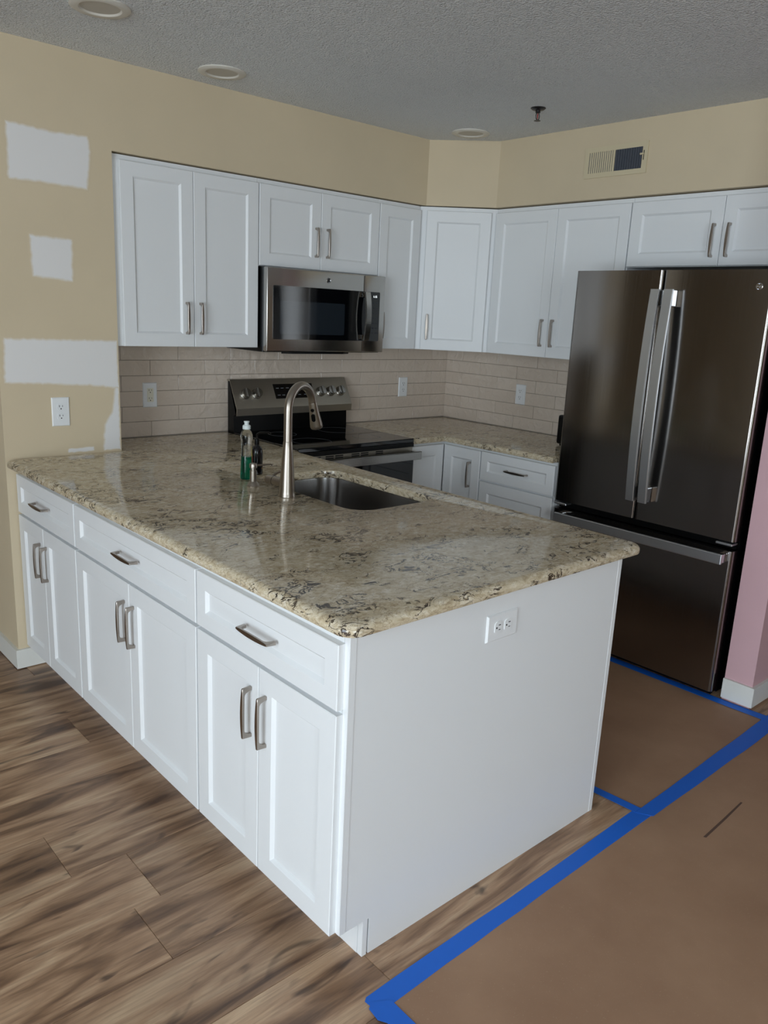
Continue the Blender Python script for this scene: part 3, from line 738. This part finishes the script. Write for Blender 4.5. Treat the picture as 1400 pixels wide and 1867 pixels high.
h = obj('handle', box(0.05, FW-0.015, -0.062, -0.048, 0.619, 0.663, 0.003, 2), 'handle_steel', fd)
for u in (0.052, FW-0.045): obj('handle_bracket', box(u, u+0.028, -0.05, -0.0005, 0.622, 0.660, 0.003, 2), 'chrome', h)
emblem(dr, 0.0135, (FYL+2.256, 0.0, 1.723))
for u in (0.004, FW-0.075): obj('hinge', box(u, u+0.07, -0.004, 0.05, 0.690, 0.7000, 0.002, 1), 'handle_steel', fg)
for u in (0.05, FW-0.05): obj('foot', lathe([(0.02, 0), (0.02, 0.03)], 14), 'black', fg, True, (u, 0.1, 0))

# dark box standing on the corner worktop, half hidden by the refrigerator
kb = thing('black_appliance', 'black box standing on the corner worktop against the refrigerator side', 'appliance', (2.6, -1.25, 0.914))
obj('body', box(-0.11, 0.12, -0.11, 0.108, 0.008, 0.163, 0.012, 3), 'black', kb, True)
for sx_ in (-0.085, 0.09):
    for sy_ in (-0.085, 0.085): obj('foot', lathe([(0.012, 0), (0.012, 0.009)], 12), 'black', kb, True, (sx_, sy_, 0.0))

# ------------------------------------------------------------------ outlets
def outlet(label, loc, rz=0, decora=False, horiz=False, insert='plastic_white', pw=0.0735, ph=0.1195):
    o = thing('wall_outlet', label, 'outlet', loc, rz)
    def pt(bm): 
        if horiz: bmesh.ops.transform(bm, matrix=Matrix.Rotation(PI/2, 4, 'Y'), verts=bm.verts[:])
        return bm
    bm = bmesh.new(); R_ = [rect_ring(bm, -pw/2, pw/2, -ph/2, ph/2, i, y) for i, y in ((0, 0), (0, -0.0015), (0.0035, -0.0055))]
    for a, b in zip(R_, R_[1:]):
        for i in range(4): bm.faces.new((a[i], a[(i+1) % 4], b[(i+1) % 4], b[i]))
    bm.faces.new(R_[-1]); bm.faces.new(R_[0][::-1])
    obj('plate', pt(bm), 'plastic_white', o)
    if decora:
        ins = [obj('receptacle', pt(rot_prism(rrect(-0.0165, 0.0165, -0.0335, 0.0335, 0.003, 3), -0.0072, -0.004)), insert, o)]*2
        obj('test_button', pt(box(-0.008, 0.008, -0.0078, -0.0070, -0.0035, 0.0035)), insert, ins[0])
    else:
        ins = []
        for zc_ in (0.0195, -0.0195):
            pts = []
            for i in range(28):
                a = 2*PI*i/28; x, z = 0.0172*math.cos(a), 0.0172*math.sin(a); pts.append((x, max(-0.0135, min(0.0135, z))+zc_))
            ins.append(obj('receptacle', pt(rot_prism(pts, -0.0075, -0.004)), insert, o))
    for s, zc_ in zip(ins, (0.0195, -0.0195)):
        y = -0.0078 if not decora else -0.0075
        obj('slot', pt(box(-0.0078, -0.0054, y, y+0.001, zc_+0.0005, zc_+0.0085)), 'dark_slot', s)
        obj('slot', pt(box(0.0054, 0.0074, y, y+0.001, zc_+0.0012, zc_+0.0080)), 'dark_slot', s)
        obj('slot', pt(rot_prism([(0.0026*math.cos(2*PI*i/12), 0.0026*math.sin(2*PI*i/12)+zc_-0.0065) for i in range(12)], y, y+0.001)), 'dark_slot', s)
    for zz in ([0.0] if not decora else [0.048, -0.048]):
        obj('screw', pt(rot_prism([(0.003*math.cos(2*PI*i/12), 0.003*math.sin(2*PI*i/12)+zz) for i in range(12)], -0.0062, -0.0050)), 'plastic_white', o)
    return o
outlet('white duplex outlet on the patched cream wall', (0.1750, YP, 1.0970))
outlet('outlet with ivory insert in white plate on tile left of the range', (0.7190, -0.0096, 1.1180), 0, True, False, 'plastic_ivory')
outlet('white duplex outlet on tile right of the range', (2.4070, -0.0096, 1.1170))
outlet('white rectangular outlet on the side wall tile near the refrigerator', (W-0.0098, -0.6430, 1.1230), -PI/2, True)
outlet('white sideways outlet on the end panel of the peninsula', (0.5120, YE, 0.7810), 0, False, True)

# ------------------------------------------------------------------ ceiling fixtures
for (lx, ly, lab) in ((0.176, -0.858, 'recessed round ceiling light in front of the patched cream wall'), (0.820, -0.530, 'recessed round ceiling light above the left wall cabinets'), (2.232, -0.612, 'recessed round ceiling light close to the diagonal soffit corner')):
    l = thing('recessed_light', lab, 'ceiling light', (lx, ly, ZC), 0)
    obj('trim_ring', lathe([(0.097, 0.0), (0.097, -0.004), (0.088, -0.009), (0.068, -0.008), (0.064, -0.003), (0.064, 0.0)], 48, False), 'light_trim', l, True)
    obj('lens', lathe([(0.0, -0.0035), (0.064, -0.0025), (0.066, -0.001)], 48, False), 'light_lens', l, True)
sk_ = thing('sprinkler_head', 'small dark fire sprinkler head hanging from the ceiling', 'sprinkler', (2.047, -1.191, ZC))
obj('escutcheon', lathe([(0.034, 0.0), (0.034, -0.002), (0.026, -0.008), (0.012, -0.010), (0.012, 0.0)], 28, False), 'sprinkler_dark', sk_, True)
obj('body', lathe([(0.0, -0.008), (0.011, -0.008), (0.011, -0.020), (0.007, -0.022), (0.0, -0.022)], 18, False), 'sprinkler_dark', sk_, True)
for s in (-1, 1): obj('frame_arm', tube([(s*0.008, 0, -0.020), (s*0.0125, 0, -0.032), (s*0.010, 0, -0.044), (s*0.002, 0, -0.051)], 0.002, 8), 'sprinkler_dark', sk_, True)
obj('bulb', lathe([(0.0012, -0.022), (0.0026, -0.027), (0.0026, -0.042), (0.0012, -0.048)], 12), 'sprinkler_red', sk_, True)
obj('deflector', lathe([(0.0, -0.051), (0.0145, -0.052), (0.015, -0.0535), (0.0, -0.0535)], 20, False), 'sprinkler_dark', sk_, True)

# ------------------------------------------------------------------ air vent on the soffit (faces -x)
vt = thing('air_vent', 'beige metal wall register with vertical slats on the soffit', 'vent', (2.4763, -1.1665, 2.3135), -PI/2); VW, VH = 0.342, 0.138
bm = bmesh.new()
for a in ((0, VW, -VH/2, -0.047), (0, VW, 0.047, VH/2), (0, 0.024, -0.047, 0.047), (VW-0.027, VW, -0.047, 0.047), (0.158, 0.168, -0.047, 0.047)): box(a[0], a[1], -0.006, 0.0, a[2], a[3], bm=bm)
obj('frame', bm, 'vent_beige', vt)
obj('backing', box(0.020, 0.162, -0.0014, -0.0004, -0.049, 0.049), 'print_grey', vt)
obj('filter', box(0.164, VW-0.022, -0.0020, -0.0004, -0.049, 0.049), 'vent_filter', vt)
def slats(u0, u1, n, mat, wd):
    me = None
    for i in range(n):
        u = u0+(u1-u0)*(i+0.5)/n
        if me is None: o = obj('slat', box(-wd/2, wd/2, -0.0052, -0.0022, -0.047, 0.047), mat, vt); me = o.data
        else:
            o = bpy.data.objects.new('slat', me); COL.objects.link(o); o.parent = vt
        o.location = (u, 0, 0)
slats(0.027, 0.156, 11, 'vent_beige', 0.0072); slats(0.171, VW-0.029, 11, 'vent_filter', 0.0078)
obj('lever', box(VW-0.036, VW-0.018, -0.014, -0.006, 0.010, 0.018, 0.001, 1), 'vent_beige', vt)
obj('lever_slot', box(VW-0.021, VW-0.017, -0.0065, -0.006, -0.012, 0.03), 'dark_slot', vt)

# ------------------------------------------------------------------ floor protection
paperK = tag(obj('floor_paper', prism([(1.178, -0.70), (2.165, -0.70), (2.165, -2.56), (1.185, -2.575)], 0.0002, 0.0014), 'kraft_paper'), 'brown floor protection paper in the aisle in front of the refrigerator', 'paper')
paperF = tag(obj('floor_paper', prism([(0.03, -2.585), (3.4, -2.565), (3.4, -5.2), (0.02, -5.2)], 0.0002, 0.0014), 'kraft_paper'), 'large brown floor protection paper spread beyond the end panel of the peninsula', 'paper')
plain('scuff', (96, 74, 62), 0.8)
obj('scuff_mark', prism([(1.225, -2.762), (1.36, -2.757), (1.511, -2.750), (1.513, -2.756), (1.38, -2.764), (1.23, -2.770)], 0.0015, 0.0017), 'scuff', paperF)
def tape(label, pts, z):
    out = []
    n = len(pts)
    for i in range(n):
        a, b = pts[i], pts[(i+1) % n]; d = math.hypot(b[0]-a[0], b[1]-a[1]); k = max(1, int(d/0.09))
        for j in range(k):
            jt = 0.0 if j == 0 else random.uniform(-0.0014, 0.0014)
            out.append((a[0]+(b[0]-a[0])*j/k, a[1]+(b[1]-a[1])*j/k+jt))
    return tag(obj('masking_tape', prism(out, z, z+0.0007), 'tape_blue'), label, 'tape')
tape('blue tape strip running along the end panel of the peninsula', [(-0.004, -2.563), (0.006, -2.556), (0.6, -2.554), (1.20, -2.546), (1.225, -2.60), (0.6, -2.602), (0.045, -2.608), (0.0, -2.600)], 0.0016)
tape('blue tape strip running from the aisle paper corner towards the pink wall', [(1.165, -2.557), (1.5, -2.551), (2.32, -2.532), (2.75, -2.522), (2.75, -2.578), (1.95, -2.605), (1.195, -2.606)], 0.0025)
tape('short blue tape strip between the end panel and the aisle paper', [(1.150, -2.38), (1.185, -2.38), (1.200, -2.556), (1.165, -2.556)], 0.0034)
tape('blue tape strip on the floor under the front of the refrigerator', [(2.142, -1.42), (2.190, -1.42), (2.205, -2.40), (2.213, -2.545), (2.165, -2.545), (2.158, -2.40)], 0.0034)
tape('blue tape strip with torn end turning away from the peninsula', [(-0.010, -2.585), (0.006, -2.575), (0.030, -2.588), (0.046, -2.60), (0.052, -4.9), (0.004, -4.9), (-0.002, -2.64), (-0.014, -2.62)], 0.0025)

# vertical blinds at the rear window (seen mirrored in the microwave and refrigerator)
vb = thing('vertical_blind', 'white vertical blind drawn half open across the rear window', 'blind', (-2.45, -6.86, 0))
obj('headrail', box(-0.03, 1.60, -0.02, 0.02, 2.25, 2.29), 'blind_white', vb)
me = None
for i in range(20):
    if me is None: o = obj('blind_slat', box(-0.044, 0.044, -0.001, 0.001, 0.33, 2.25), 'blind_white', vb); me = o.data
    else: o = bpy.data.objects.new('blind_slat', me); COL.objects.link(o); o.parent = vb
    o.location = (0.05+0.08*i, 0, 0); o.rotation_euler = (0, 0, math.radians(58+random.uniform(-6, 6)))
